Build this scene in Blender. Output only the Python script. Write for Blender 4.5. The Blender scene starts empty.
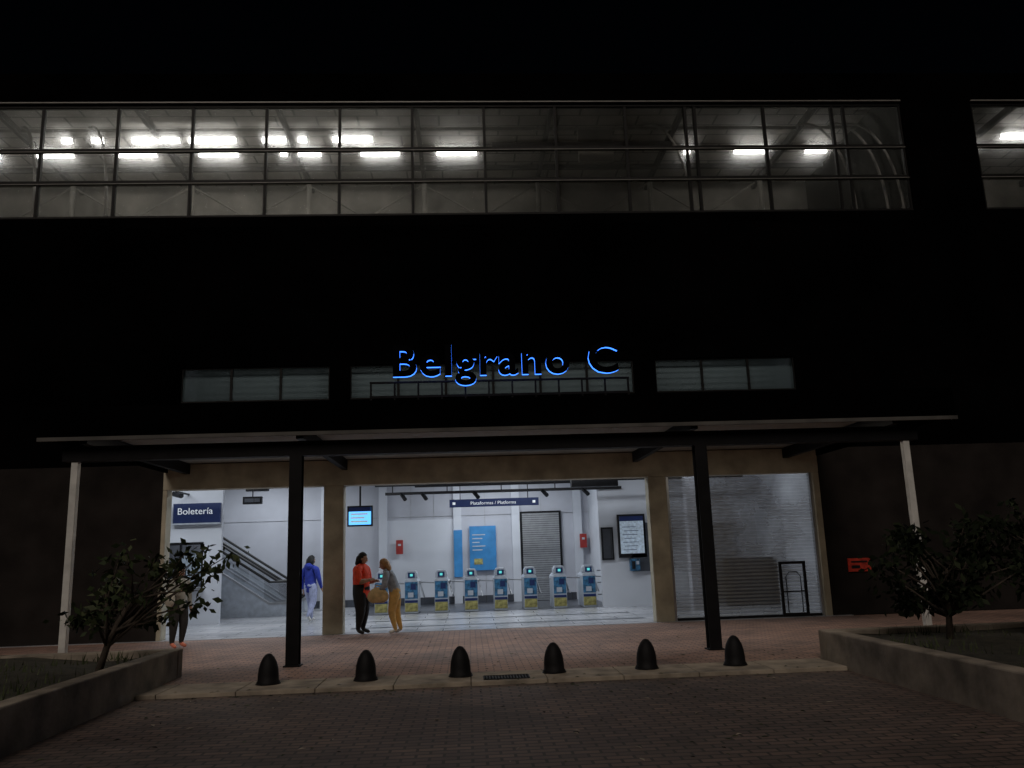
import bpy, bmesh, math, random
from mathutils import Vector, Matrix
random.seed(7)
S=bpy.context.scene
COL=bpy.context.collection
# ------------------------------------------------------------------ materials
def mat(name,col,rough=0.7,metal=0.0,var=0.15,scale=6.0,bump=0.0,emis=None,estr=0,spec=None):
    m=bpy.data.materials.new(name); m.use_nodes=True
    nt=m.node_tree; b=nt.nodes["Principled BSDF"]
    b.inputs["Roughness"].default_value=rough; b.inputs["Metallic"].default_value=metal
    if spec is not None: b.inputs["Specular IOR Level"].default_value=spec
    tc=nt.nodes.new("ShaderNodeTexCoord"); n=nt.nodes.new("ShaderNodeTexNoise")
    n.inputs["Scale"].default_value=scale; n.inputs["Detail"].default_value=6
    nt.links.new(tc.outputs["Object"],n.inputs["Vector"])
    r=nt.nodes.new("ShaderNodeValToRGB")
    r.color_ramp.elements[0].position=0.3; r.color_ramp.elements[1].position=0.7
    r.color_ramp.elements[0].color=[c*(1-var) for c in col]+[1]
    r.color_ramp.elements[1].color=[min(1,c*(1+var)) for c in col]+[1]
    nt.links.new(n.outputs["Fac"],r.inputs["Fac"]); nt.links.new(r.outputs["Color"],b.inputs["Base Color"])
    if bump:
        bp=nt.nodes.new("ShaderNodeBump"); bp.inputs["Strength"].default_value=bump; bp.inputs["Distance"].default_value=0.01
        n2=nt.nodes.new("ShaderNodeTexNoise"); n2.inputs["Scale"].default_value=scale*8; n2.inputs["Detail"].default_value=4
        nt.links.new(tc.outputs["Object"],n2.inputs["Vector"]); nt.links.new(n2.outputs["Fac"],bp.inputs["Height"]); nt.links.new(bp.outputs["Normal"],b.inputs["Normal"])
    if emis:
        b.inputs["Emission Color"].default_value=list(emis)+[1]; b.inputs["Emission Strength"].default_value=estr
    return m
def brickmat(name,c1,c2,mort,bw,bh,msize,rough=0.75,rot=0,varscale=0.6,bump=0.4):
    m=bpy.data.materials.new(name); m.use_nodes=True; nt=m.node_tree; b=nt.nodes["Principled BSDF"]
    b.inputs["Roughness"].default_value=rough
    tc=nt.nodes.new("ShaderNodeTexCoord"); mp=nt.nodes.new("ShaderNodeMapping"); mp.inputs["Rotation"].default_value=(0,0,rot)
    nt.links.new(tc.outputs["Object"],mp.inputs["Vector"])
    br=nt.nodes.new("ShaderNodeTexBrick"); br.inputs["Scale"].default_value=1
    br.inputs["Brick Width"].default_value=bw; br.inputs["Row Height"].default_value=bh; br.inputs["Mortar Size"].default_value=msize
    br.inputs["Color1"].default_value=c1+(1,); br.inputs["Color2"].default_value=c2+(1,); br.inputs["Mortar"].default_value=mort+(1,)
    nt.links.new(mp.outputs[0],br.inputs["Vector"])
    n=nt.nodes.new("ShaderNodeTexNoise"); n.inputs["Scale"].default_value=varscale; n.inputs["Detail"].default_value=8; n.inputs["Roughness"].default_value=0.7
    nt.links.new(tc.outputs["Object"],n.inputs["Vector"])
    r=nt.nodes.new("ShaderNodeValToRGB"); r.color_ramp.elements[0].position=0.3; r.color_ramp.elements[1].position=0.7
    r.color_ramp.elements[0].color=(0.5,0.5,0.5,1); r.color_ramp.elements[1].color=(1.3,1.25,1.2,1)
    nt.links.new(n.outputs["Fac"],r.inputs["Fac"])
    mx=nt.nodes.new("ShaderNodeMix"); mx.data_type='RGBA'; mx.blend_type='MULTIPLY'; mx.inputs["Factor"].default_value=1
    nt.links.new(br.outputs["Color"],mx.inputs[6]); nt.links.new(r.outputs["Color"],mx.inputs[7])
    nt.links.new(mx.outputs[2],b.inputs["Base Color"])
    bp=nt.nodes.new("ShaderNodeBump"); bp.inputs["Strength"].default_value=bump; bp.inputs["Distance"].default_value=0.006; bp.invert=True
    nt.links.new(br.outputs["Fac"],bp.inputs["Height"]); nt.links.new(bp.outputs["Normal"],b.inputs["Normal"])
    return m
def mixmat(name,col,transp,rough=0.5,kind="diffuse",scatter=0):
    m=bpy.data.materials.new(name); m.use_nodes=True; nt=m.node_tree; nt.nodes.clear()
    o=nt.nodes.new("ShaderNodeOutputMaterial"); mx=nt.nodes.new("ShaderNodeMixShader"); t=nt.nodes.new("ShaderNodeBsdfTransparent")
    d=nt.nodes.new({"gloss":"ShaderNodeBsdfGlossy","diffuse":"ShaderNodeBsdfDiffuse","transl":"ShaderNodeBsdfTranslucent"}[kind]); d.inputs["Color"].default_value=col+(1,)
    if kind=="gloss": d.inputs["Roughness"].default_value=rough
    tc=nt.nodes.new("ShaderNodeTexCoord"); n=nt.nodes.new("ShaderNodeTexNoise"); n.inputs["Scale"].default_value=0.9; n.inputs["Detail"].default_value=5
    nt.links.new(tc.outputs["Object"],n.inputs["Vector"])
    mr=nt.nodes.new("ShaderNodeMapRange"); mr.inputs["From Min"].default_value=0.3; mr.inputs["From Max"].default_value=0.7
    mr.inputs["To Min"].default_value=(1-transp)*0.7; mr.inputs["To Max"].default_value=(1-transp)*1.3
    nt.links.new(n.outputs["Fac"],mr.inputs["Value"]); nt.links.new(mr.outputs[0],mx.inputs[0])
    nt.links.new(t.outputs[0],mx.inputs[1]); nt.links.new(d.outputs[0],mx.inputs[2])
    out=mx
    if scatter:   # rough refraction added to spread a halo around the lamps behind
        rf=nt.nodes.new("ShaderNodeBsdfRefraction"); rf.inputs["IOR"].default_value=1.06; rf.inputs["Roughness"].default_value=0.75
        m2=nt.nodes.new("ShaderNodeMixShader"); m2.inputs[0].default_value=scatter
        nt.links.new(mx.outputs[0],m2.inputs[1]); nt.links.new(rf.outputs[0],m2.inputs[2]); out=m2
    nt.links.new(out.outputs[0],o.inputs[0])
    return m
M={}
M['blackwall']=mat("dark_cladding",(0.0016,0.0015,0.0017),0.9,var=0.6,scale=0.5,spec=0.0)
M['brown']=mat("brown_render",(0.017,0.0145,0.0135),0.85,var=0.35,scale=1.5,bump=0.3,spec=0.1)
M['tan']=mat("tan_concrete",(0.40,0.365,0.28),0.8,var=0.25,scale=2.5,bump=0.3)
M['soffit']=mat("soffit_plaster",(0.22,0.215,0.19),0.8,var=0.1,scale=1.2)
M['steel_dark']=mat("dark_steel",(0.007,0.007,0.008),0.6,var=0.3,scale=5,spec=0.12)
M['post']=mat("white_paint",(0.60,0.60,0.57),0.55,var=0.2,scale=4)
M['fascia']=mat("grey_trim",(0.075,0.071,0.065),0.7,var=0.4,scale=2)
M['wall']=mat("white_interior",(0.62,0.64,0.69),0.6,var=0.06,scale=0.8)
M['wall2']=mat("grey_interior",(0.50,0.51,0.56),0.6,var=0.10,scale=0.9)
M['ceil']=mat("hall_ceiling",(0.5,0.5,0.5),0.8)
M['tile']=brickmat("interior_tile",(0.52,0.54,0.58),(0.46,0.48,0.53),(0.25,0.26,0.28),1.2,0.6,0.012,0.25,bump=0.1)
M['tiledark']=brickmat("interior_tile_dark",(0.07,0.08,0.10),(0.06,0.065,0.08),(0.03,0.03,0.03),0.6,0.6,0.012,0.3,bump=0.1)
M['brick']=brickmat("red_brick_paving",(0.38,0.235,0.185),(0.25,0.165,0.138),(0.09,0.075,0.065),0.22,0.11,0.010)
M['brickdark']=brickmat("dark_brick_paving",(0.145,0.100,0.083),(0.085,0.063,0.055),(0.035,0.03,0.026),0.24,0.12,0.014)
M['kerb']=mat("kerb_concrete",(0.28,0.24,0.185),0.85,var=0.45,scale=3,bump=0.4)
M['planter']=mat("planter_concrete",(0.25,0.215,0.17),0.85,var=0.5,scale=2.2,bump=0.5)
M['soil']=mat("soil",(0.03,0.028,0.018),0.95,var=0.5,scale=6,bump=0.8)
M['grass']=mat("grass_blades",(0.045,0.06,0.02),0.8,var=0.4,scale=3)
M['iron']=mat("cast_iron",(0.006,0.006,0.007),0.65,var=0.3,scale=12,bump=0.2,spec=0.2)
M['metal']=mat("brushed_steel",(0.45,0.46,0.48),0.35,0.7,var=0.1)
M['plastic_w']=mat("light_plastic",(0.50,0.54,0.60),0.4)
M['black']=mat("black_plastic",(0.010,0.010,0.012),0.45,spec=0.3)
M['letter']=mat("black_letter_face",(0.002,0.002,0.003),0.8,spec=0.02)
M['rubber']=mat("handrail_rubber",(0.015,0.015,0.015),0.5)
M['bluegfx']=mat("blue_graphic",(0.04,0.15,0.28),0.4,var=0.8,scale=9)
M['yellow']=mat("yellow_graphic",(0.38,0.34,0.12),0.5,var=0.6,scale=10)
M['navy']=mat("navy_sign",(0.010,0.022,0.075),0.5,emis=(0.01,0.04,0.3),estr=0.06)
M['signwhite']=mat("sign_lettering",(0.8,0.8,0.8),0.5,emis=(0.8,0.9,1),estr=0.3)
M['green']=mat("status_led",(0,0.2,0.2),0.4,emis=(0.15,0.75,0.75),estr=0.8)
M['red']=mat("red_paint",(0.36,0.03,0.025),0.5)
M['redlit']=mat("red_lit_sign",(0.22,0.02,0.01),0.6,emis=(1,0.05,0.02),estr=0.035,var=0.9,scale=9)
M['screen']=mat("screen_blue",(0.05,0.2,0.5),0.2,emis=(0.12,0.45,1.0),estr=1.6,var=0.5,scale=6)
M['poster']=mat("poster_paper_glow",(0.35,0.42,0.5),0.5,emis=(0.5,0.62,0.75),estr=0.25,var=0.4,scale=14)  # brightness put into the paper as a faint glow of its own
M['banner']=mat("blue_banner_glow",(0.04,0.20,0.42),0.5,emis=(0.02,0.2,0.6),estr=0.12,var=0.2,scale=3)  # small built-in emission lifts the blue, no lamp here
M['blueled']=mat("blue_led_edge",(0.01,0.05,0.3),0.5,emis=(0.04,0.20,1.0),estr=3.0,var=0.1)
M['tube']=mat("fluorescent_tube",(0.8,0.8,0.8),0.5,emis=(1,0.98,0.93),estr=20,var=0.02)
M['platceil']=brickmat("platform_ceiling",(0.31,0.30,0.28),(0.25,0.245,0.23),(0.06,0.06,0.06),1.2,0.6,0.03,0.7,varscale=0.35,bump=0.1)
M['platwall']=mat("platform_back_wall",(0.18,0.168,0.145),0.8,var=0.45,scale=0.9)
M['frame']=mat("glazing_frame",(0.010,0.010,0.010),0.5,spec=0.15)
M['framel']=mat("glazing_rail_light",(0.22,0.215,0.20),0.4)
M['glass']=mixmat("dusty_halo_glass",(0.34,0.335,0.31),0.80,kind="transl",scatter=0.11)  # dust film, plus scatter that adds a halo round the tubes
M['glassw']=mixmat("frosted_window",(0.44,0.48,0.475),0.5,kind="transl")
M['glassc']=mixmat("clear_glass",(0.8,0.85,0.9),0.90,0.03,"gloss")
M['shutter']=mixmat("perforated_shutter",(0.25,0.245,0.225),0.36)
M['louver']=mat("louver_wall",(0.34,0.36,0.36),0.7,var=0.3,scale=1.2)
M['bark']=mat("bark",(0.05,0.038,0.028),0.9,var=0.4,scale=14,bump=0.6)
M['leaf']=mat("leaf_green",(0.028,0.042,0.016),0.7,var=0.5,scale=2,spec=0.2)
M['leaf2']=mat("leaf_light",(0.07,0.085,0.04),0.65,var=0.4,scale=2,spec=0.2)
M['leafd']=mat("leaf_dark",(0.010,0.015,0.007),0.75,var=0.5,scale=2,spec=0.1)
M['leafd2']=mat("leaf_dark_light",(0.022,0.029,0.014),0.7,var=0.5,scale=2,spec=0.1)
# ------------------------------------------------------------------ mesh helpers
def empty(name,loc=(0,0,0)):
    e=bpy.data.objects.new(name,None); e.location=loc; COL.objects.link(e); return e
def obj(name,me,parent=None,mats=()):
    o=bpy.data.objects.new(name,me); COL.objects.link(o)
    for m in mats: me.materials.append(M[m] if isinstance(m,str) else m)
    if parent: o.parent=parent
    return o
class MB:
    def __init__(s): s.v=[];s.f=[];s.m=[];s.mats=[]
    def mi(s,m):
        if m not in s.mats: s.mats.append(m)
        return s.mats.index(m)
    def add(s,vs,fs,m):
        b=len(s.v); s.v+= [tuple(v) for v in vs]; k=s.mi(m)
        for f in fs: s.f.append([b+i for i in f]); s.m.append(k)
        return s
    def box(s,x0,x1,y0,y1,z0,z1,m,R=None):
        vs=[(x,y,z) for x in(x0,x1) for y in(y0,y1) for z in(z0,z1)]
        if R: vs=[R@Vector(v) for v in vs]
        return s.add(vs,[(0,1,3,2),(4,6,7,5),(0,4,5,1),(2,3,7,6),(0,2,6,4),(1,5,7,3)],m)
    def tube(s,pts,rad,m,n=8,cap=True):
        pts=[Vector(p) for p in pts]
        if not hasattr(rad,'__len__'): rad=[rad]*len(pts)
        vs=[];fs=[]
        ref=Vector((0.13,0.31,0.94))
        for i,p in enumerate(pts):
            d=(pts[min(i+1,len(pts)-1)]-pts[max(i-1,0)]).normalized()
            a=d.cross(ref)
            if a.length<0.1: a=d.cross(Vector((1,0,0)))
            a.normalize(); b=d.cross(a)
            for k in range(n):
                t=2*math.pi*k/n; vs.append(p+(a*math.cos(t)+b*math.sin(t))*rad[i])
        for i in range(len(pts)-1):
            for k in range(n):
                k2=(k+1)%n; fs.append((i*n+k,i*n+k2,(i+1)*n+k2,(i+1)*n+k))
        if cap:
            fs.append(tuple(range(n))[::-1]); fs.append(tuple((len(pts)-1)*n+k for k in range(n)))
        return s.add(vs,fs,m)
    def lathe(s,prof,m,c=(0,0,0),n=20):
        vs=[];fs=[]
        for r,z in prof:
            for k in range(n):
                t=2*math.pi*k/n; vs.append((c[0]+r*math.cos(t),c[1]+r*math.sin(t),c[2]+z))
        for i in range(len(prof)-1):
            for k in range(n):
                k2=(k+1)%n; fs.append((i*n+k,i*n+k2,(i+1)*n+k2,(i+1)*n+k))
        fs.append(tuple((len(prof)-1)*n+k for k in range(n)))
        return s.add(vs,fs,m)
    def ell(s,c,r,m,nu=16,nv=10,R=None,fn=None):
        vs=[];fs=[]
        for j in range(nv+1):
            ph=math.pi*j/nv
            for i in range(nu):
                t=2*math.pi*i/nu
                v=Vector((math.sin(ph)*math.cos(t),math.sin(ph)*math.sin(t),math.cos(ph)))
                if fn: v=fn(v)
                v=Vector((v.x*r[0],v.y*r[1],v.z*r[2]))
                if R: v=R@v
                vs.append(v+Vector(c))
        for j in range(nv):
            for i in range(nu):
                i2=(i+1)%nu; fs.append((j*nu+i,(j+1)*nu+i,(j+1)*nu+i2,j*nu+i2))
        return s.add(vs,fs,m)
    def prism(s,poly,y0,y1,m): # poly in xz
        n=len(poly); vs=[(x,y0,z) for x,z in poly]+[(x,y1,z) for x,z in poly]
        fs=[tuple(range(n)),tuple(range(2*n-1,n-1,-1))]+[(i,i+n,(i+1)%n+n,(i+1)%n) for i in range(n)]
        return s.add(vs,fs,m)
    def make(s,name,parent=None,smooth=False,bevel=0,loc=None):
        me=bpy.data.meshes.new(name); me.from_pydata(s.v,[],s.f); 
        for m in s.mats: me.materials.append(M[m] if isinstance(m,str) else m)
        me.polygons.foreach_set("material_index",s.m)
        bm=bmesh.new(); bm.from_mesh(me); bmesh.ops.recalc_face_normals(bm,faces=bm.faces); bm.to_mesh(me); bm.free()
        if smooth: me.polygons.foreach_set("use_smooth",[True]*len(me.polygons))
        o=obj(name,me,parent)
        if loc: o.location=loc
        if bevel:
            b=o.modifiers.new("bevel",'BEVEL'); b.width=bevel; b.segments=2; b.limit_method='ANGLE'
        return o
def text(name,s,mname,parent,loc,width=None,height=0.2,ext=0.005,off=0.0,sidemat=None,space=1.0):
    c=bpy.data.curves.new(name,'FONT'); c.body=s; c.size=1; c.extrude=0.01; c.offset=off; c.resolution_u=4; c.space_character=space
    t=bpy.data.objects.new(name+"_tmp",c); COL.objects.link(t)
    bpy.context.view_layer.update()
    me=bpy.data.meshes.new_from_object(t.evaluated_get(bpy.context.evaluated_depsgraph_get()))
    bpy.data.objects.remove(t)
    xs=[v.co.x for v in me.vertices]; x0,x1=min(xs),max(xs)
    sy=height/0.70; sx=(width/(x1-x0)) if width else sy
    for v in me.vertices:
        v.co=Vector(((v.co.x-x0)*sx, (-v.co.z/0.01)*ext, v.co.y*sy))
    me.materials.clear(); me.materials.append(M[mname])
    if sidemat:
        me.materials.append(M[sidemat])
        me.update()
        for p in me.polygons: p.material_index=0 if abs(p.normal.y)>0.7 else 1
    o=obj(name,me,parent); o.location=loc; return o
# ------------------------------------------------------------------ ground
g=MB(); g.box(-150,150,-60,11.42,-0.5,-0.05,'brickdark'); g.make("road")
g=MB(); g.box(-150,150,12.32,19.25,-0.5,0.0,'brick')
g.make("plaza_pavement")
g=MB()
x=-5.0
while x<5.9:
    g.box(x+0.004,x+0.996,11.42,12.32,-0.5,0.004+random.uniform(-0.002,0.002),'kerb'); x+=1.0
g.box(-150,-5.0,11.42,12.32,-0.5,0.0,'kerb'); g.box(6.0,150,11.42,12.32,-0.5,0.0,'kerb')
g.make("kerb_pavement",bevel=0.01)
g=MB(); g.box(-150,150,32,300,-0.5,-0.02,'brickdark'); g.make("ground")
g=MB(); rl=random.Random(4)
for k in range(260):
    x=rl.uniform(-4.1,4.9); y=rl.choice([rl.uniform(12.4,18.5),rl.gauss(11.3,.15),rl.uniform(7,11)])
    z=-0.047 if y<11.42 else 0.007
    a=rl.uniform(0,6.28); l=rl.uniform(.02,.05); c,s_=math.cos(a)*l,math.sin(a)*l
    g.add([(x-c,y-s_,z),(x+s_*.4,y-c*.4,z+.006),(x+c,y+s_,z+.002),(x-s_*.4,y+c*.4,z+.008)],[(0,1,2,3)],rl.choice(['leaf2','kerb','brown','leaf']))
g.make("fallen_leaves")
e=empty("drain_grate",(0.47,11.7,0.012)); g=MB()
g.box(-0.3,0.3,-0.19,-0.16,-0.004,0.0,'letter');g.box(-0.3,0.3,0.16,0.19,-0.004,0.0,'letter')
for i in range(16):
    x=-0.3+i*0.6/15; g.box(x-0.008,x+0.008,-0.16,0.16,-0.004,-0.001,'iron')
g.box(-0.3,0.3,-0.16,0.16,-0.008,-0.0045,'letter')  # black sheet stands in for the dark hollow below the bars
g.make("grate_bars",e)
prof=[(0.155,0),(0.155,0.03),(0.14,0.05),(0.138,0.12),(0.13,0.2),(0.108,0.28),(0.075,0.345),(0.038,0.385),(0.010,0.395)]
for i,x in enumerate([-2.72,-1.42,-0.14,1.14,2.42,3.66]):
    e=empty("bollard",(x,11.98,0.004)); e.rotation_euler=(random.uniform(-.02,.02),random.uniform(-.02,.02),i*1.3)
    g=MB(); g.lathe(prof,'iron'); g.make("dome",e,smooth=True)
    g=MB(); g.lathe([(0.165,0),(0.165,0.012),(0.14,0.018)],'iron'); g.make("base_ring",e)
# ------------------------------------------------------------------ station building
B=empty("station_building")
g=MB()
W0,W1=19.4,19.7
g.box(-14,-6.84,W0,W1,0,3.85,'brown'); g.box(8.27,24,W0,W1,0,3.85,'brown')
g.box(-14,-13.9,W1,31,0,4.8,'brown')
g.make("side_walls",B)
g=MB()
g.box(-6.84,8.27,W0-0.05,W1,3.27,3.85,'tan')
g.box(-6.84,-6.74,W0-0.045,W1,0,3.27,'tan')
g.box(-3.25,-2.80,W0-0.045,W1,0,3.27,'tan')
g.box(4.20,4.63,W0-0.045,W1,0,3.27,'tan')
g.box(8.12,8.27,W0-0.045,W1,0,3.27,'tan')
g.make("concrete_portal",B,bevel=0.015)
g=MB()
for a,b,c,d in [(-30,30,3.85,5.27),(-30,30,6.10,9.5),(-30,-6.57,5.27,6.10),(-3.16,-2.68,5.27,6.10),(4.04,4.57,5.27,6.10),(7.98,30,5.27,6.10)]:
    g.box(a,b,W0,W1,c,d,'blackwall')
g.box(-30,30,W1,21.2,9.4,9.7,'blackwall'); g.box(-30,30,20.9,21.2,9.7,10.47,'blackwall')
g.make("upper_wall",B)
g=MB(); gl=MB()
for a,b,n in [(-6.57,-3.16,3),(-2.68,4.04,6),(4.57,7.98,3)]:
    w=(b-a)/n
    for i in range(n+1):
        x=a+i*w; g.box(x-0.028,x+0.028,W0+0.05,W0+0.12,5.27,6.10,'frame')
    g.box(a,b,W0+0.045,W0+0.125,5.27,5.31,'frame'); g.box(a,b,W0+0.045,W0+0.125,6.06,6.10,'frame')
    gl.box(a,b,W0+0.08,W0+0.085,5.3,6.07,'glassw')
g.make("clerestory_frames",B); gl.make("clerestory_glass",B)
g=MB(); g.box(-7,8.5,22,22.1,4.8,7.2,'louver'); g.box(-7,8.5,W1,22,7.1,7.2,'louver'); g.box(-7,8.5,W1,22,4.76,4.8,'louver')
g.box(-7.1,-7,W1,22,4.8,7.2,'wall2'); g.box(8.5,8.6,W1,22,4.8,7.2,'wall2')
z=5.0
while z<7.0:
    g.box(-7,8.5,21.97,22.0,z,z+0.04,'frame'); z+=0.16
g.make("clerestory_room",B)
g=MB()
g.box(-14,8.8,W1,31,4.6,4.75,'ceil')
g.box(-13.9,8.7,30,30.2,0,4.6,'wall2')
g.box(8.6,8.7,W1,30,0,4.6,'wall')
g.box(4.3,8.6,25.0,25.15,0,4.6,'wall'); g.box(4.3,4.42,25.15,30,0,4.6,'wall')
g.box(-13.9,-13.8,W1,30,0,4.6,'wall')
for x in (-5.1,-3.1,-0.5,1.55,3.75):
    g.box(x,x+0.28,29.85,30,0,4.6,'wall')
for x in (-2.0,-1.2,0.6,2.6): g.box(x,x+0.015,29.985,30,0,4.6,'metal')
g.box(-13.8,4.3,29.98,30,3.0,3.015,'metal')
g.box(-13.8,4.3,29.96,30,0,0.25,'tiledark')
g.box(-3.1,-0.5,29.95,30,0.25,2.9,'wall')
g.make("hall_walls",B)
g=MB(); g.box(-13.9,8.7,19.25,25.2,-0.5,0.006,'tile'); g.make("hall_floor",B)
g=MB(); g.box(-3.4,8.7,25.2,31,-0.5,0.006,'tiledark');g.box(-13.9,-3.4,25.2,31,-0.5,0.006,'tile')
g.make("hall_floor_back",B)
g=MB()
for y in (20.6,22.6): g.box(-2.8,4.2,y,y+0.22,0.006,0.010,'tiledark')
g.make("floor_guide_strips",B)
g=MB()
g.box(-13.8,-8.55,24,24.15,0,4.6,'wall'); g.box(-8.55,-7.3,24,24.15,2.2,4.6,'wall'); g.box(-8.55,-7.3,24,24.15,0,1.0,'wall'); g.box(-7.3,-6.82,24,24.15,0,4.6,'wall')
g.box(-13.8,-7.4,26.1,26.2,0,4.6,'wall2')
g.box(-8.6,-7.25,23.7,24.0,0.95,1.0,'metal')
g.box(-8.55,-8.5,24,24.1,1.0,2.2,'black'); g.box(-7.35,-7.3,24,24.1,1.0,2.2,'black'); g.box(-8.55,-7.3,23.98,24.08,2.15,2.22,'black')
g.box(-7.95,-7.9,24,24.08,1.0,2.15,'black')
g.box(-8.4,-8.0,24.6,24.8,1.0,1.45,'black'); g.box(-9.5,-7.4,25.6,25.7,0,2.6,'wall2'); g.box(-8.4,-7.7,25.5,25.6,1.1,1.9,'poster')
g.make("ticket_office",B)
g=MB(); g.box(-8.5,-7.35,24.04,24.045,1.0,2.15,'glassc'); g.make("ticket_window_glass",B)
g=MB()
g.box(1.84,3.3,29.9,29.95,0,3.08,'black')
for i in range(40):
    z=0.02+i*0.075; g.box(1.92,3.22,29.86,29.9,z,z+0.062,'metal')
g.make("interior_roller_door",B)
g=MB(); g.box(3.92,4.28,24.93,25.0,1.35,2.3,'black'); g.box(3.97,4.23,24.91,24.93,1.4,2.25,'tiledark'); g.box(3.88,4.3,25.0,25.15,0,4.6,'wall')
g.make("electrical_cabinet",B)
g=MB()
g.box(-2.4,4.6,24.9,25.0,3.42,3.50,'black')
g.box(-1.6,4.4,26.0,26.1,3.72,3.84,'black')
g.box(2.9,4.2,23.2,23.5,3.38,3.66,'black')
g.tube([(-12,22.8,3.8),(8,22.8,3.8)],0.05,'metal'); g.tube([(-2.6,24,3.62),(8,24,3.62)],0.03,'black')
for x in (-2.2,-0.6,1.0,2.6,4.2):
    g.box(x,x+0.03,24.93,24.96,3.5,4.6,'black')
for x in (-1.9,-1.3,0.2,2.2,3.4):
    g.tube([(x,24.6,3.42),(x+0.12,24.4,3.25)],0.06,'black')
g.make("cable_trays",B)
# ------------------------------------------------------------------ canopy
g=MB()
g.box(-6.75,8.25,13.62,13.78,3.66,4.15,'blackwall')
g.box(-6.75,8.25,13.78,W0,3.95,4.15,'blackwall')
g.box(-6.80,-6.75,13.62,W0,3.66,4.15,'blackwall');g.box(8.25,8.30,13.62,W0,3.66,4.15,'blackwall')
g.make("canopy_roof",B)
g=MB(); g.box(-6.75,8.25,13.78,W0-0.06,3.86,3.945,'soffit'); g.make("canopy_soffit",B)
g=MB(); g.box(-6.8,8.3,13.57,13.62,3.60,3.66,'fascia'); g.make("canopy_drip_edge",B)
g=MB(); g.box(-6.5,7.7,13.82,14.02,3.30,3.54,'steel_dark')
for x in (-6.31,-2.78,3.93,7.50): g.box(x-0.06,x+0.06,14.1,W0-0.06,3.62,3.85,'steel_dark')
g.make("canopy_beam",B)
for x in (-2.78,3.93):
    e=empty("canopy_column",(x,13.9,0)); g=MB()
    g.box(-0.10,0.10,-0.10,-0.085,0.02,3.30,'steel_dark');g.box(-0.10,0.10,0.085,0.10,0.02,3.30,'steel_dark');g.box(-0.012,0.012,-0.085,0.085,0.02,3.3,'steel_dark')
    g.make("steel_section",e)
    g=MB(); g.box(-0.13,0.13,-0.13,0.13,0,0.02,'steel_dark'); g.make("base_plate",e)
for x in (-6.31,7.50):
    e=empty("white_canopy_post",(x,13.9,0)); g=MB(); g.box(-0.055,0.055,-0.055,0.055,0.015,3.30,'post'); g.make("shaft",e,bevel=0.01)
    g=MB(); g.box(-0.12,0.12,-0.12,0.12,0,0.015,'steel_dark'); g.make("base_plate",e)
# ------------------------------------------------------------------ big sign
e=empty("station_name_sign",(0,13.9,0))
text("letters","Belgrano C",'letter',e,(-1.20,0,4.61),3.83,0.52,0.038,0.026,'blueled',space=1.12)
g=MB()
g.box(-1.60,2.82,0.05,0.09,4.245,4.285,'steel_dark'); g.box(-1.60,2.82,0.05,0.09,4.50,4.53,'steel_dark')
for i in range(12):
    x=-1.58+i*4.38/11; g.box(x-0.015,x+0.015,0.055,0.085,4.15,4.5,'steel_dark')
g.make("support_rail",e)
# ------------------------------------------------------------------ shutter
e=empty("roller_shutter"); g=MB()
n=40
for i in range(n):
    z=0.03+i*3.22/n; h=3.22/n
    g.add([(4.66,19.52,z),(8.1,19.52,z),(8.1,19.485,z+h*0.5),(4.66,19.485,z+h*0.5),(8.1,19.52,z+h*0.97),(4.66,19.52,z+h*0.97)],[(0,1,2,3),(3,2,4,5)],'shutter')
g.make("slats",e)
g=MB(); g.box(4.63,4.70,19.44,19.56,0,3.27,'metal'); g.box(8.06,8.12,19.44,19.56,0,3.27,'metal'); g.box(4.7,8.06,19.46,19.54,0.0,0.06,'black'); g.make("guides",e)
g=MB()
g.box(7.14,7.20,19.42,19.47,0.03,1.22,'black');g.box(7.70,7.76,19.42,19.47,0.03,1.22,'black');g.box(7.14,7.76,19.42,19.47,1.18,1.24,'black');g.box(7.2,7.7,19.42,19.47,0.03,0.09,'black')
g.tube([(7.28,19.43,0.1),(7.28,19.43,0.9),(7.36,19.43,1.0),(7.54,19.43,1.0),(7.62,19.43,0.9),(7.62,19.43,0.1)],0.012,'black')
g.box(7.2,7.7,19.43,19.46,0.55,0.58,'black')
g.make("wicket_door",e)
g=MB(); g.box(5.9,6.25,22.5,22.8,0,4.6,'wall2'); g.box(6.6,7.9,24.8,24.99,0.0,2.3,'metal'); g.box(4.8,5.5,24.9,24.99,1.0,2.4,'tiledark'); g.box(7.2,8.5,23.5,23.9,0,1.3,'tiledark')
g.make("shop_interior",B)
# ------------------------------------------------------------------ platform glazing level
e=B
ZT=13.66
def glaz(xa,xb,xs,tag):
    f=MB()
    for x in xs: f.box(x-0.036,x+0.036,20.95,21.06,10.5,ZT,'frame')
    for z in (10.5,11.49,12.40,ZT): f.box(xa,xb,20.94,21.07,z-0.04,z+0.04,'frame')
    f.make("glazing_frame"+tag,e)
    f=MB()
    for z in (11.49,12.40): f.box(xa,xb,20.90,20.915,z-0.065,z-0.05,'framel')
    f.box(xa,xb,20.86,20.92,ZT+0.06,ZT+0.09,'framel')
    f.make("glazing_rails"+tag,e)
    p=MB(); p.box(xa,xb,21.0,21.006,10.5,ZT,'glass'); p.make("glazing_glass"+tag,e)
xs=[-16.84+1.9465*i for i in range(16)]
glaz(-24,12.38,[-22.68,-20.73,-18.79]+xs+[10.75,6.25],"_main")
glaz(14.42,26,[14.45,16.4,18.35,20.3,22.25,24.2],"_end")
f=MB()
for x in (-11.2,-9.35,10.95,11.85,12.3,14.6,6.35):
    P=[]
    for k in range(11):
        a=k/10*math.pi/2; P.append((x-(1-math.cos(a))*1.0,21.25+(1-math.cos(a))*0.9,10.5+3.2*math.sin(a)))
    f.tube(P,0.035,'framel',n=6)
f.make("curved_ribs",B)
g=MB()
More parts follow.
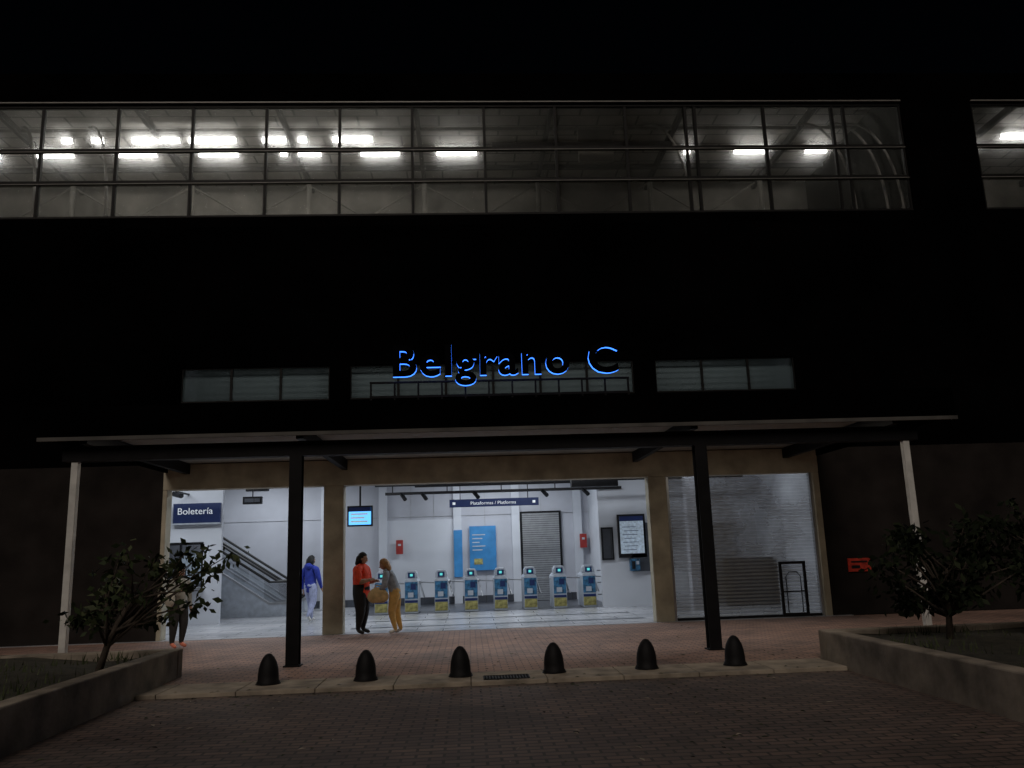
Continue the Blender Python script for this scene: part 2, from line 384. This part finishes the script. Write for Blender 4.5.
g.box(-24,26,21.06,29,14.5,14.7,'blackwall')
g.box(-24,26,20.94,21.06,ZT+0.04,14.5,'blackwall')
g.box(12.38,14.42,20.9,21.2,10.47,14.6,'blackwall')
g.box(12.38,12.45,21.2,28,10.5,14.5,'blackwall'); g.box(14.35,14.42,21.2,28,10.5,14.5,'blackwall')
g.box(-24,26,28.4,28.6,10.2,14.7,'blackwall')
g.make("platform_roof",B)
g=MB(); g.box(-24,12.38,21.07,28,14.40,14.49,'platceil'); g.box(14.42,26,21.07,28,14.40,14.49,'platceil'); g.make("platform_ceiling",B)
g=MB(); g.box(-24,12.38,27.5,27.6,10.4,14.40,'platwall'); g.box(14.42,26,27.5,27.6,10.4,14.40,'platwall')
g.box(-24,26,21.2,28,10.25,10.4,'platwall'); g.make("platform_walls",B)
g=MB()
for x in [-16.8+1.9465*2*i for i in range(8)]+[16.5,20.4]:
    g.box(x-0.06,x+0.06,21.3,27.5,14.12,14.32,'frame')
    g.tube([(x,26.8,10.4),(x,26.8,14.2)],0.09,'platwall')
for x in [-16.8,-12.9,-9.0,-5.1,-1.2,2.7,6.5]:
    g.tube([(x,26.9,14.1),(x+1.9,26.9,12.9)],0.03,'platwall'); g.tube([(x+3.8,26.9,14.1),(x+1.9,26.9,12.9)],0.03,'platwall')
g.box(-24,12.3,25.8,25.9,14.15,14.3,'frame'); g.box(-24,12.3,23.3,23.36,14.2,14.3,'framel')
g.box(0.9,6.0,21.6,21.75,12.72,12.92,'frame'); g.box(3.4,4.4,22.0,22.1,12.5,13.5,'platwall')
g.make("platform_structure",B)
def lamp(x,y,z=14.14,L=1.4):
    e=empty("fluorescent_lamp",(x,y,z)); g=MB()
    g.tube([(-L/2,0,0),(L/2,0,0)],0.07,'tube',n=6); g.make("tube",e,smooth=False)  # drawn thicker than a real tube to stand for its glare
    g=MB(); g.box(-L/2-0.04,L/2+0.04,-0.09,0.09,0.08,0.15,'framel'); g.box(-L/2-0.04,-L/2,-0.06,0.06,-0.06,0.08,'framel');g.box(L/2,L/2+0.04,-0.06,0.06,-0.06,0.08,'framel'); g.make("housing",e)
for x,L in [(-11.7,.3),(-10.8,.35),(-9.1,1.4),(-7.44,1.4),(-5.6,.7),(-4.75,.25),(-3.25,1.2),(17.9,1.4)]: lamp(x,23.75,L=L)
for x,L in [(-14.5,.8),(-12.46,1.1),(-10.0,1.2),(-7.5,1.2),(-5.5,.2),(-4.7,.7),(-2.5,1.2),(-.1,1.25),(7.3,.2),(9.4,1.1),(11.55,.7),(16.6,.5),(-17,1.2)]: lamp(x,24.65,L=L)
# ------------------------------------------------------------------ signs / screens
e=empty("ticket_office_sign"); g=MB(); g.box(-8.13,-6.85,23.88,23.97,2.74,3.28,'navy'); g.box(-8.13,-6.85,23.87,23.98,2.70,2.74,'plastic_w'); g.make("panel",e)
text("lettering","Boletería",'signwhite',e,(-8.0,23.87,2.98),0.95,0.18,0.004)
e=empty("hanging_direction_sign"); g=MB(); g.box(-0.51,2.06,24.3,24.38,2.98,3.20,'navy'); g.tube([(-0.2,24.34,3.2),(-0.2,24.34,4.6)],0.012,'black'); g.tube([(1.75,24.34,3.2),(1.75,24.34,4.6)],0.012,'black'); g.make("panel",e)
text("lettering","Plataformas / Platforms",'signwhite',e,(0.1,24.29,3.04),1.3,0.09,0.003)
g=MB(); g.box(-0.42,-0.34,24.285,24.295,3.05,3.12,'signwhite'); g.box(1.88,1.96,24.285,24.295,3.05,3.12,'signwhite'); g.make("arrows",e)
e=empty("exit_sign"); g=MB(); g.box(-6.0,-5.5,22.95,23.05,3.15,3.35,'black'); g.tube([(-5.75,23,3.35),(-5.75,23,4.6)],0.015,'black'); g.box(-5.95,-5.55,22.94,22.95,3.2,3.30,'tiledark'); g.box(-6.1,-5.5,23.6,23.8,3.55,3.75,'black'); g.make("panel",e)
e=empty("information_screen"); g=MB(); g.box(-2.95,-2.33,21.0,21.08,2.40,2.90,'black'); g.box(-2.91,-2.37,20.99,21.0,2.44,2.86,'screen'); g.tube([(-2.64,21.05,2.9),(-2.64,21.05,4.6)],0.025,'black'); g.box(-2.91,-2.37,20.987,20.99,2.76,2.86,'navy')
for i in range(3): g.box(-2.86,-2.45-0.08*(i%2),20.985,20.99,2.50+i*0.09,2.535+i*0.09,'signwhite')
g.make("display",e)
e=empty("wall_poster"); g=MB(); g.box(0.05,0.98,29.88,29.94,1.1,2.62,'banner')
for i in range(5): g.box(0.15,0.6-0.1*(i%3),29.872,29.88,2.3-i*0.13,2.335-i*0.13,'plastic_w')
g.box(0.2,0.5,29.872,29.88,1.3,1.5,'yellow'); g.make("print",e)
e=empty("wall_poster"); g=MB(); g.box(-0.5,-0.2,29.8,29.84,0.9,2.5,'banner'); g.make("print",e)
e=empty("network_map_board"); g=MB()
g.box(4.42,5.24,24.90,24.98,1.40,2.66,'black'); g.box(4.48,5.18,24.89,24.90,1.52,2.60,'poster'); g.box(4.48,5.18,24.885,24.89,2.46,2.60,'navy')
for i in range(7): g.box(4.55+0.05*(i%2),4.95+0.04*(i%3),24.883,24.889,1.62+i*0.11,1.635+i*0.11,'navy')
g.make("board",e)
e=empty("public_telephone"); g=MB(); g.box(4.72,5.0,24.8,24.99,1.02,1.36,'bluegfx'); g.box(4.76,4.86,24.77,24.8,1.08,1.3,'black'); g.tube([(4.81,24.75,1.09),(4.79,24.73,1.18),(4.81,24.75,1.29)],[0.03,0.018,0.03],'black'); g.box(4.89,4.97,24.785,24.8,1.2,1.3,'plastic_w'); g.make("handset_and_body",e,bevel=0.01)
for x,z in [(-2.38,1.98),(4.05,2.0)]:
    e=empty("fire_extinguisher_sign"); g=MB(); g.box(x-0.12,x+0.12,29.8,29.84,z-0.24,z+0.24,'red'); g.box(x-0.05,x+0.05,29.79,29.8,z+0.04,z+0.11,'plastic_w'); g.make("plate",e)
e=empty("red_wall_sign"); g=MB(); g.box(8.75,9.28,19.36,19.39,0.96,1.26,'redlit'); g.box(8.82,9.2,19.35,19.36,1.16,1.20,'black'); g.box(8.82,9.02,19.35,19.36,1.03,1.10,'black'); g.make("plate",e)
e=empty("security_camera"); g=MB(); g.tube([(-7.9,23.2,3.5),(-7.6,22.9,3.42)],[0.07,0.07],'black'); g.box(-7.8,-7.74,23.0,24,3.52,3.56,'black'); g.make("body",e)
# ------------------------------------------------------------------ turnstiles
for i in range(8):
    x=-2.57+0.877*i
    e=empty("turnstile",(x,25.45,0.006)); g=MB()
    g.prism([(-0.20,0.0),(0.20,0.0),(0.20,0.92),(0.14,1.0),(-0.14,1.0),(-0.20,0.92)],0,1.15,'plastic_w')
    g.make("body",e,bevel=0.015)
    g=MB(); g.box(-0.185,0.185,-0.012,-0.003,0.42,0.90,'bluegfx'); g.box(-0.185,0.185,-0.012,-0.003,0.06,0.30,'yellow'); g.box(-0.185,0.185,-0.014,-0.003,0.31,0.38,'navy'); g.box(-0.10,0.06,-0.018,-0.012,0.46,0.60,'plastic_w')
    g.box(-0.02,0.13,-0.018,-0.012,0.68,0.84,'navy'); g.make("front_graphic",e)
    g=MB(); g.prism([(-0.18,1.0),(0.18,1.0),(0.17,1.14),(0.12,1.22),(-0.12,1.22),(-0.17,1.14)],0.05,0.5,'plastic_w'); g.make("reader_head",e,bevel=0.01)
    g=MB(); g.box(-0.10,0.10,0.037,0.047,1.02,1.17,'navy'); g.box(-0.04,0.04,0.03,0.036,1.06,1.13,'green'); g.make("arrow_light",e)
    g=MB(); g.lathe([(0.07,0),(0.07,0.05),(0.03,0.07)],'metal',c=(0.2,0.6,0.84),n=12)
    g.tube([(0.22,0.6,0.87),(0.68,0.55,0.84)],0.018,'metal'); g.tube([(0.22,0.6,0.87),(0.34,0.4,0.42)],0.018,'metal'); g.tube([(0.22,0.6,0.87),(0.34,0.85,0.42)],0.018,'metal'); g.make("tripod_arms",e)
e=empty("barrier_railing",(0,25.7,0)); g=MB()
for z in (0.35,0.7,1.05): g.tube([(3.85,0,z),(4.28,0,z)],0.02,'metal')
g.tube([(-3.3,0,1.05),(-2.8,0,1.05)],0.02,'metal');g.tube([(-3.3,0,0),(-3.3,0,1.05)],0.02,'metal')
g.make("rails",e)
# ------------------------------------------------------------------ escalator
def escal(y0):
    e=empty("escalator",(0,y0,0)); sl=math.tan(math.radians(33)); XB=-6.05; xe=-11.5
    for yy in (0,1.1):
        g=MB()
        g.prism([(XB+0.75,0),(XB+0.75,0.35),(XB,0.35),(xe,0.35+(XB-xe)*sl),(xe,0)],yy,yy+0.12,'plastic_w'); g.make("truss_side",e)
        g=MB(); g.prism([(XB+0.72,0.351),(XB,0.351),(xe,0.351+(XB-xe)*sl),(xe,0.42+(XB-xe)*sl),(XB,0.42),(XB+.72,0.42)],yy-0.01,yy+0.13,'metal'); g.make("skirt_trim",e)
        g=MB()
        P=[(XB+.62,0.45),(XB+.85,0.62),(XB+.85,0.88),(XB+.62,1.02),(XB,1.02),(xe,1.02+(XB-xe)*sl)]
        g.tube([(x,yy+0.06,z) for x,z in P],0.042,'rubber'); g.make("handrail",e)
        g=MB(); g.prism([(XB+.72,0.43),(XB+.72,0.95),(XB,0.97),(xe,0.97+(XB-xe)*sl),(xe,0.43+(XB-xe)*sl),(XB,0.43)],yy+0.055,yy+0.065,'glassc'); g.make("balustrade",e)
    g=MB(); g.box(XB,XB+1.2,0.12,1.1,0,0.02,'metal')
    for k in range(18):
        x=XB-k*0.3; h=0.3*sl; g.box(x-0.3,x,0.13,1.09,k*h,k*h+h,'tiledark'); g.box(x-0.3,x,0.13,1.09,k*h+h,k*h+h+.012,'metal')
    g.make("steps",e)
escal(26.5); escal(28.2)
# ------------------------------------------------------------------ planters
def planter(name,x0,x1,y0,y1,h):
    e=empty(name); g=MB(); t=0.22
    g.box(x0,x1,y1-t,y1,-0.2,h,'planter'); g.box(x0,x0+t,y0,y1-t,-0.2,h,'planter'); g.box(x1-t,x1,y0,y1-t,-0.2,h,'planter'); g.box(x0+t,x1-t,y0,y0+t,-0.2,h,'planter')
    g.make("concrete_walls",e,bevel=0.02)
    nx,ny=30,40; vs=[];fs=[]
    for j in range(ny+1):
        for i in range(nx+1):
            x=x0+t+(x1-x0-2*t)*i/nx; y=y0+t+(y1-y0-2*t)*j/ny
            vs.append((x,y,h-0.07+0.05*math.sin(x*2.1)*math.cos(y*1.7)+random.uniform(-.015,.015)))
    for j in range(ny):
        for i in range(nx):
            a=j*(nx+1)+i; fs.append((a,a+1,a+nx+2,a+nx+1))
    g=MB(); g.add(vs,fs,'soil'); g.make("soil",e,smooth=True)
    g=MB()
    for k in range(5200):
        x=random.uniform(x0+t,x1-t); y=random.uniform(y0+t+1,y1-t)
        if math.sin(x*3+1)*math.sin(y*2.3)+random.uniform(-.6,.6)<-0.1: continue
        z=h-0.09; hh=random.uniform(0.05,0.17); a=random.uniform(0,6.28); w=0.012
        dx,dy=math.cos(a)*w,math.sin(a)*w; lx,ly=random.uniform(-.06,.06),random.uniform(-.06,.06)
        g.add([(x-dx,y-dy,z),(x+dx,y+dy,z),(x+lx,y+ly,z+hh)],[(0,1,2)],'grass' if random.random()<.8 else 'leaf2')
    g.make("grass",e)
planter("raised_planter",-14,-4.25,3.0,13.2,0.40)
planter("raised_planter",5.0,14,3.0,12.3,0.40)
# ------------------------------------------------------------------ trees
def tree(name,base,h,spread,nclump,nleaf,seed,lean=(0,0),leafsize=0.07,zlo=0.45,rk=0.045,lm=('leaf','leaf2'),tight=1.0):
    rnd=random.Random(seed)
    e=empty(name,base); g=MB(); L=MB()
    tp=[(0,0,-0.1),(0.02+lean[0]*.1,0.01,h*0.2),(lean[0]*.25,lean[1]*.2,h*0.4),(lean[0]*.45,lean[1]*.45,h*0.62)]
    g.tube(tp,[rk,rk*.8,rk*.65,rk*.5],'bark')
    for c in range(nclump):
        a=rnd.uniform(0,6.28); rr=spread*math.sqrt(rnd.uniform(0.05,1)); 
        z=h*rnd.uniform(zlo,1.0)
        rr*= (1-0.45*abs((z/h-0.68)/0.4))
        end=Vector((lean[0]*(z/h)+rr*math.cos(a),lean[1]*z/h+rr*math.sin(a)*0.8,z))
        k=rnd.choice([1,2,3]); st=Vector(tp[k]); st=st.lerp(Vector(tp[max(k-1,1)]),rnd.random()*.6)
        mid=st.lerp(end,0.5)+Vector((rnd.uniform(-.1,.1),rnd.uniform(-.1,.1),rnd.uniform(-0.02,.1)))*h*.5
        g.tube([st,mid,end],[rk*.42,rk*.25,rk*.1],'bark',n=5)
        cs=rnd.uniform(0.07,0.14)*spread*tight
        for j in range(nleaf):
            u=rnd.random()
            if u<.3:
                p=mid.lerp(end,rnd.random())+Vector([rnd.gauss(0,cs*.35) for _ in range(3)])
            else:
                p=end+Vector((rnd.gauss(0,cs),rnd.gauss(0,cs),rnd.gauss(0,cs*.55)))
            d=Vector([rnd.gauss(0,1) for _ in range(3)]); d.z-=0.5; d.normalize()
            s=d.cross(Vector([rnd.gauss(0,1) for _ in range(3)])).normalized()
            l=leafsize*rnd.uniform(.6,1.3); w=l*.25
            L.add([p,p+d*l*.5+s*w,p+d*l,p+d*l*.5-s*w],[(0,1,2,3)],lm[1] if rnd.random()<.3 else lm[0])
    g.make("trunk_and_limbs",e,smooth=True); L.make("foliage",e)
tree("young_tree",(-4.66,11.2,0.33),1.46,1.12,30,26,21,lean=(0.85,0.15),leafsize=0.13,zlo=0.40,rk=0.05,tight=0.85)
D=('leafd','leafd2')
tree("young_tree",(6.2,11.0,0.33),1.45,1.05,40,50,11,lean=(0.2,0.0),leafsize=0.12,zlo=0.2,rk=0.05,lm=D)
tree("young_tree",(-7.6,11.6,0.33),1.4,1.0,26,50,5,lean=(0.1,0.0),leafsize=0.10,zlo=0.3,rk=0.05,lm=D)
tree("young_tree",(7.7,10.8,0.33),1.7,1.1,36,50,17,lean=(0.1,0.0),leafsize=0.12,zlo=0.25,rk=0.05,lm=D)
# ------------------------------------------------------------------ people
def pm(name,c,r=0.8): return mat(name,c,r,var=0.2,scale=12,bump=0.2)
SK=pm("skin",(0.42,0.25,0.17),0.55)
LIP=pm("lips",(0.35,0.12,0.10),0.5); EYE=pm("eye_white",(0.6,0.6,0.58),0.3)
def person(name,loc,yaw,H,top,pants,shoes,hair,pose={},longhair=0,sleeves=True,fat=1.0,headyaw=0,headpitch=0):
    J=dict(pel=(0,0,.535),wai=(0,0,.61),che=(.0,0,.72),nb=(0,0,.815),nt=(.012,0,.865),
      sl=(0,.100,.80),el=(-.01,.125,.635),wl=(.03,.13,.49),pl=(.045,.128,.445),
      sr=(0,-.100,.80),er=(-.01,-.125,.635),wr=(.03,-.13,.49),pr=(.045,-.128,.445),
      hl=(0,.05,.50),kl=(.012,.055,.285),al=(-.01,.055,.05),tl=(.085,.062,.022),
      hr=(0,-.05,.50),kr=(.012,-.055,.285),ar=(-.01,-.055,.05),tr=(.085,-.062,.022))
    J.update(pose)
    wf=1+(fat-1)*.6
    for k in J:
        J[k]=(J[k][0],J[k][1]*wf,J[k][2])
    R=dict(pel=.080*fat,wai=.068*fat,che=.076*fat,nb=.045,nt=.030,sl=.042*fat,el=.031*fat,wl=.021,pl=.020,sr=.042*fat,er=.031*fat,wr=.021,pr=.020,
      hl=.060*fat,kl=.042*fat,al=.028,tl=.022,hr=.060*fat,kr=.042*fat,ar=.028,tr=.022)
    E=[('pel','wai','t'),('wai','che','t'),('che','nb','t'),('nb','nt','s'),
       ('nb','sl','t'),('sl','el','t'),('el','wl','t' if sleeves else 's'),('wl','pl','s'),
       ('nb','sr','t'),('sr','er','t'),('er','wr','t' if sleeves else 's'),('wr','pr','s'),
       ('pel','hl','p'),('hl','kl','p'),('kl','al','p'),('al','tl','f'),('pel','hr','p'),('hr','kr','p'),('kr','ar','p'),('ar','tr','f')]
    ks=list(J); P={k:Vector(J[k])*H for k in ks}
    me=bpy.data.meshes.new("sk"); me.from_pydata([P[k] for k in ks],[(ks.index(a),ks.index(b)) for a,b,_ in E],[])
    o=bpy.data.objects.new("sk",me); COL.objects.link(o)
    o.modifiers.new("s",'SKIN'); sub=o.modifiers.new("u",'SUBSURF'); sub.levels=2; sub.render_levels=2
    for i,k in enumerate(ks):
        d=me.skin_vertices[0].data[i]; d.radius=(R[k]*H,R[k]*H); d.use_root=(k=='pel')
    bpy.context.view_layer.update()
    bm=bpy.data.meshes.new_from_object(o.evaluated_get(bpy.context.evaluated_depsgraph_get())); bpy.data.objects.remove(o)
    bm.name="body"
    root=empty(name,loc); root.rotation_euler=(0,0,yaw)
    bm.materials.clear()
    mm={'t':0,'p':1,'s':2,'f':3}
    for m in (top,pants,SK,shoes): bm.materials.append(m)
    for p in bm.polygons:
        c=p.center; best=None
        for a,b,l in E:
            A,Bv=P[a],P[b]; d=Bv-A; t=max(0,min(1,(c-A).dot(d)/d.length_squared)); q=A+d*t
            ds=(c-q).length/(R[a]*(1-t)+R[b]*t)
            if best is None or ds<best[0]: best=(ds,l)
        p.material_index=mm[best[1]]; p.use_smooth=True
    obj("body",bm,root)
    g=MB()
    for s in ('l','r'):
        w=P['w'+s]; p=P['p'+s]; d=(p-w).normalized(); sd=1 if s=='l' else -1
        side=Vector((1,0,0)); side=(side-d*side.dot(d))
        if side.length<.2: side=Vector((0,0,1))-d*d.z
        side.normalize(); nrm=d.cross(side)*sd
        for i,ln in enumerate((.040,.046,.043,.034)):
            o0=p+side*(0.012-0.0085*i)*H*1.1
            g.tube([o0-d*.01*H,o0+d*ln*.5*H,o0+d*ln*.85*H-nrm*.012*H,o0+d*ln*H-nrm*.026*H],[.0056*H,.0054*H,.005*H,.004*H],SK,n=6)
        o0=w+d*.02*H+side*.014*H
        g.tube([o0,o0+d*.018*H+side*.016*H,o0+d*.036*H+side*.02*H-nrm*.008*H],[.0068*H,.006*H,.0048*H],SK,n=6)
    g.make("fingers",root,smooth=True)
    hc=P['nt']+Vector((0.012,0,0.058))*H
    RM=Matrix.Rotation(headyaw,3,'Z')@Matrix.Rotation(headpitch,3,'Y')
    def face(v):
        v=v.copy()
        if v.z<0: k=1+v.z*0.32; v.y*=k; v.x*= (1+v.z*0.18 if v.x<0 else 1+v.z*0.05)
        return v
    g=MB(); r=Vector((.056,.045,.068))*H
    def hp(x,y,z): return hc+RM@Vector((x*r.x,y*r.y,z*r.z))
    g.ell(hc,r,SK,20,14,RM,face)
    g.tube([hp(.95,0,.12),hp(1.12,0,-.18),hp(1.02,0,-.30)],[.005*H,.010*H,.007*H],SK,n=6)
    for sy in(-1,1):
        g.ell(hp(.0,sy*1.0,-.05),(.012*H,.005*H,.018*H),SK,8,6,RM)
        g.ell(hp(.86,sy*.38,.02),(.006*H,.009*H,.005*H),EYE,8,6,RM); g.ell(hp(.92,sy*.38,.02),(.004*H,.005*H,.005*H),'black',8,6,RM)
        g.ell(hp(.88,sy*.38,.20),(.006*H,.012*H,.003*H),hair,8,6,RM)
    g.ell(hp(.93,0,-.52),(.006*H,.014*H,.004*H),LIP,8,6,RM)
    g.make("head",root,smooth=True)
    g=MB()
    def hf(v):
        v=v.copy()
        if v.x>0.25 and v.z<0.45: v=v*0.86
        return v*(1+0.03*math.sin(v.y*17+v.z*9))
    g.ell(hc+RM@Vector((-.012*H,0,.012*H)),(r.x*1.16,r.y*1.24,r.z*1.12),hair,24,16,RM,hf)
    if longhair:
        for sy in (-.8,-.4,0,.4,.8):
            a=hp(-.85,sy,.2); 
            g.tube([hp(-.5,sy,.6),a,hp(-.95,sy*1.2,-1.0),hp(-.85,sy*1.2,-1.2-longhair)],[.02*H,.030*H,.028*H,.010*H],hair,n=8)
    g.make("hair",root,smooth=True)
    return root
blackh=pm("black_hair",(0.008,0.007,0.006),0.7); blond=pm("ginger_hair",(0.42,0.23,0.10),0.6)
redt=pm("red_shirt",(0.85,0.075,0.03)); blk=pm("black_trousers",(0.012,0.012,0.014)); shoe=pm("white_shoes",(0.7,0.7,0.68))
blue=pm("blue_hoodie",(0.02,0.04,0.33)); leg=pm("patterned_leggings",(0.38,0.42,0.62)); greyt=pm("grey_jacket",(0.34,0.38,0.45)); och=pm("ochre_trousers",(0.70,0.43,0.14))
tanb=pm("tan_leather",(0.70,0.50,0.25)); darkj=pm("dark_trousers",(0.03,0.03,0.03)); salmon=pm("salmon_shoes",(0.70,0.22,0.14)); blks=pm("black_shoes",(0.02,0.02,0.02))
beige=pm("beige_cloth",(0.60,0.58,0.5)); greytop=pm("light_grey_top",(0.42,0.42,0.38))
person("person_in_red",(-2.37,19.12,0.006),math.radians(-18),1.74,redt,blk,blks,blackh,
  pose=dict(er=(.05,-.13,.64),wr=(.15,-.09,.66),pr=(.19,-.08,.67),el=(.03,.125,.63),wl=(.13,.08,.64),pl=(.17,.07,.65),kr=(.03,-.055,.285)),fat=1.6,longhair=0.3,sleeves=False,headpitch=0.15)
w=person("person_with_bag",(-1.60,18.95,0.006),math.radians(176),1.62,greyt,och,shoe,blond,
  pose=dict(wai=(.03,0,.61),che=(.075,0,.715),nb=(.12,0,.80),nt=(.15,0,.845),sl=(.11,.10,.785),sr=(.11,-.10,.785),
   el=(.13,.13,.63),wl=(.22,.09,.56),pl=(.26,.08,.545),er=(.13,-.13,.63),wr=(.24,-.09,.58),pr=(.28,-.08,.57),
   kl=(.05,.06,.285),al=(-.01,.06,.05),tl=(.08,.065,.022),kr=(-.0,-.055,.285),ar=(-.06,-.055,.05),tr=(.03,-.06,.022)),longhair=0.5,headpitch=0.35,fat=1.25)
g=MB()
g.ell((0.36,0.17,0.82),(0.23,0.10,0.18),tanb,16,12,None,lambda v:Vector((v.x*(1.0-0.15*v.z),v.y,max(-.85,v.z))))
g.tube([(0.24,0.17,0.92),(0.28,0.16,1.02),(0.40,0.16,1.04),(0.46,0.17,0.94)],0.014,tanb,n=6)
g.make("shoulder_bag",w,smooth=True)
w=person("walking_person_in_blue",(-4.27,23.5,0.006),math.radians(60),1.74,blue,leg,shoe,blackh,
  pose=dict(kl=(.08,.055,.29),al=(.10,.055,.05),tl=(.19,.06,.03),kr=(-.01,-.055,.285),ar=(-.13,-.055,.09),tr=(-.06,-.06,.022),
   el=(-.04,.13,.64),wl=(.02,.14,.50),pl=(.04,.14,.455),er=(.02,-.13,.64),wr=(.08,-.13,.51),pr=(.11,-.13,.47)),longhair=0.2,fat=1.25)
g=MB(); g.ell((-0.09,0,1.46),(0.10,0.13,0.09),blue,14,8); g.make("hood",w,smooth=True)
w=person("waiting_person",(-5.80,17.6,0.0),math.radians(-35),1.60,greytop,darkj,salmon,blackh,
  pose=dict(er=(.05,-.12,.64),wr=(.14,-.06,.70),pr=(.17,-.05,.73),kl=(.03,.055,.285)),longhair=0.6,headpitch=0.2,fat=1.35)
g=MB(); g.ell((0.08,-0.27,0.95),(0.14,0.07,0.16),beige,14,10); g.tube([(0.02,-0.26,1.05),(0.0,-0.19,1.3),(0.05,0.02,1.33)],0.012,beige,n=6); g.make("handbag",w,smooth=True)
# ------------------------------------------------------------------ lights
def area(name,loc,sx,sy,p,col=(0.86,0.93,1.0),rot=(0,0,0)):
    l=bpy.data.lights.new(name,'AREA'); l.shape='RECTANGLE'; l.size=sx; l.size_y=sy; l.energy=p; l.color=col
    o=bpy.data.objects.new(name,l); o.location=loc; o.rotation_euler=rot; COL.objects.link(o); return o
for i,(x,y,p) in enumerate([(-8,21.8,95),(-3,22.0,95),(2,22.0,95),(6.4,22,38),(-6.5,28,95),(1,27.6,130)]):
    area("hall_ceiling_light",(x,y,4.52),3.0,0.6,p)
area("clerestory_room_light",(0.7,20.6,7.05),14.0,0.3,24,(0.9,0.98,0.98))
for x in (-4.8,0.6,6.0): area("canopy_downlight",(x,16.0,3.855),1.2,0.3,21,(1.0,0.89,0.74))
el=math.radians(38); az=math.radians(12)
l=bpy.data.lights.new("night_sun",'SUN'); l.energy=0.75; l.angle=math.radians(25); l.color=(1,0.87,0.77)
o=bpy.data.objects.new("night_sun",l); COL.objects.link(o)
d=Vector((math.sin(az)*math.cos(el),math.cos(az)*math.cos(el),-math.sin(el)))
o.rotation_euler=d.to_track_quat('-Z','Y').to_euler()
w=bpy.data.worlds.new("World"); S.world=w; w.use_nodes=True; nt=w.node_tree
sk=nt.nodes.new("ShaderNodeTexSky"); sk.sky_type='NISHITA'; sk.sun_disc=False; sk.sun_elevation=el; sk.sun_rotation=math.pi+az
nt.links.new(sk.outputs[0],nt.nodes["Background"].inputs[0]); nt.nodes["Background"].inputs[1].default_value=0.0002
# ------------------------------------------------------------------ camera
F=838; th=math.radians(11.5); ps=math.radians(3.3); ro=math.radians(1.9)
f=Vector((math.sin(ps)*math.cos(th),math.cos(ps)*math.cos(th),math.sin(th)))
r0=Vector((math.cos(ps),-math.sin(ps),0)); u0=r0.cross(f)
r=r0*math.cos(ro)-u0*math.sin(ro); u=u0*math.cos(ro)+r0*math.sin(ro)
cam=bpy.data.cameras.new("camera"); ob=bpy.data.objects.new("camera",cam); COL.objects.link(ob)
ob.matrix_world=Matrix(((r.x,u.x,-f.x,0),(r.y,u.y,-f.y,0),(r.z,u.z,-f.z,1.6),(0,0,0,1)))
cam.sensor_width=36; cam.lens=36*F/1024; cam.clip_end=1000; S.camera=ob
S.view_settings.view_transform='Standard'; S.view_settings.look='None'; S.view_settings.exposure=0
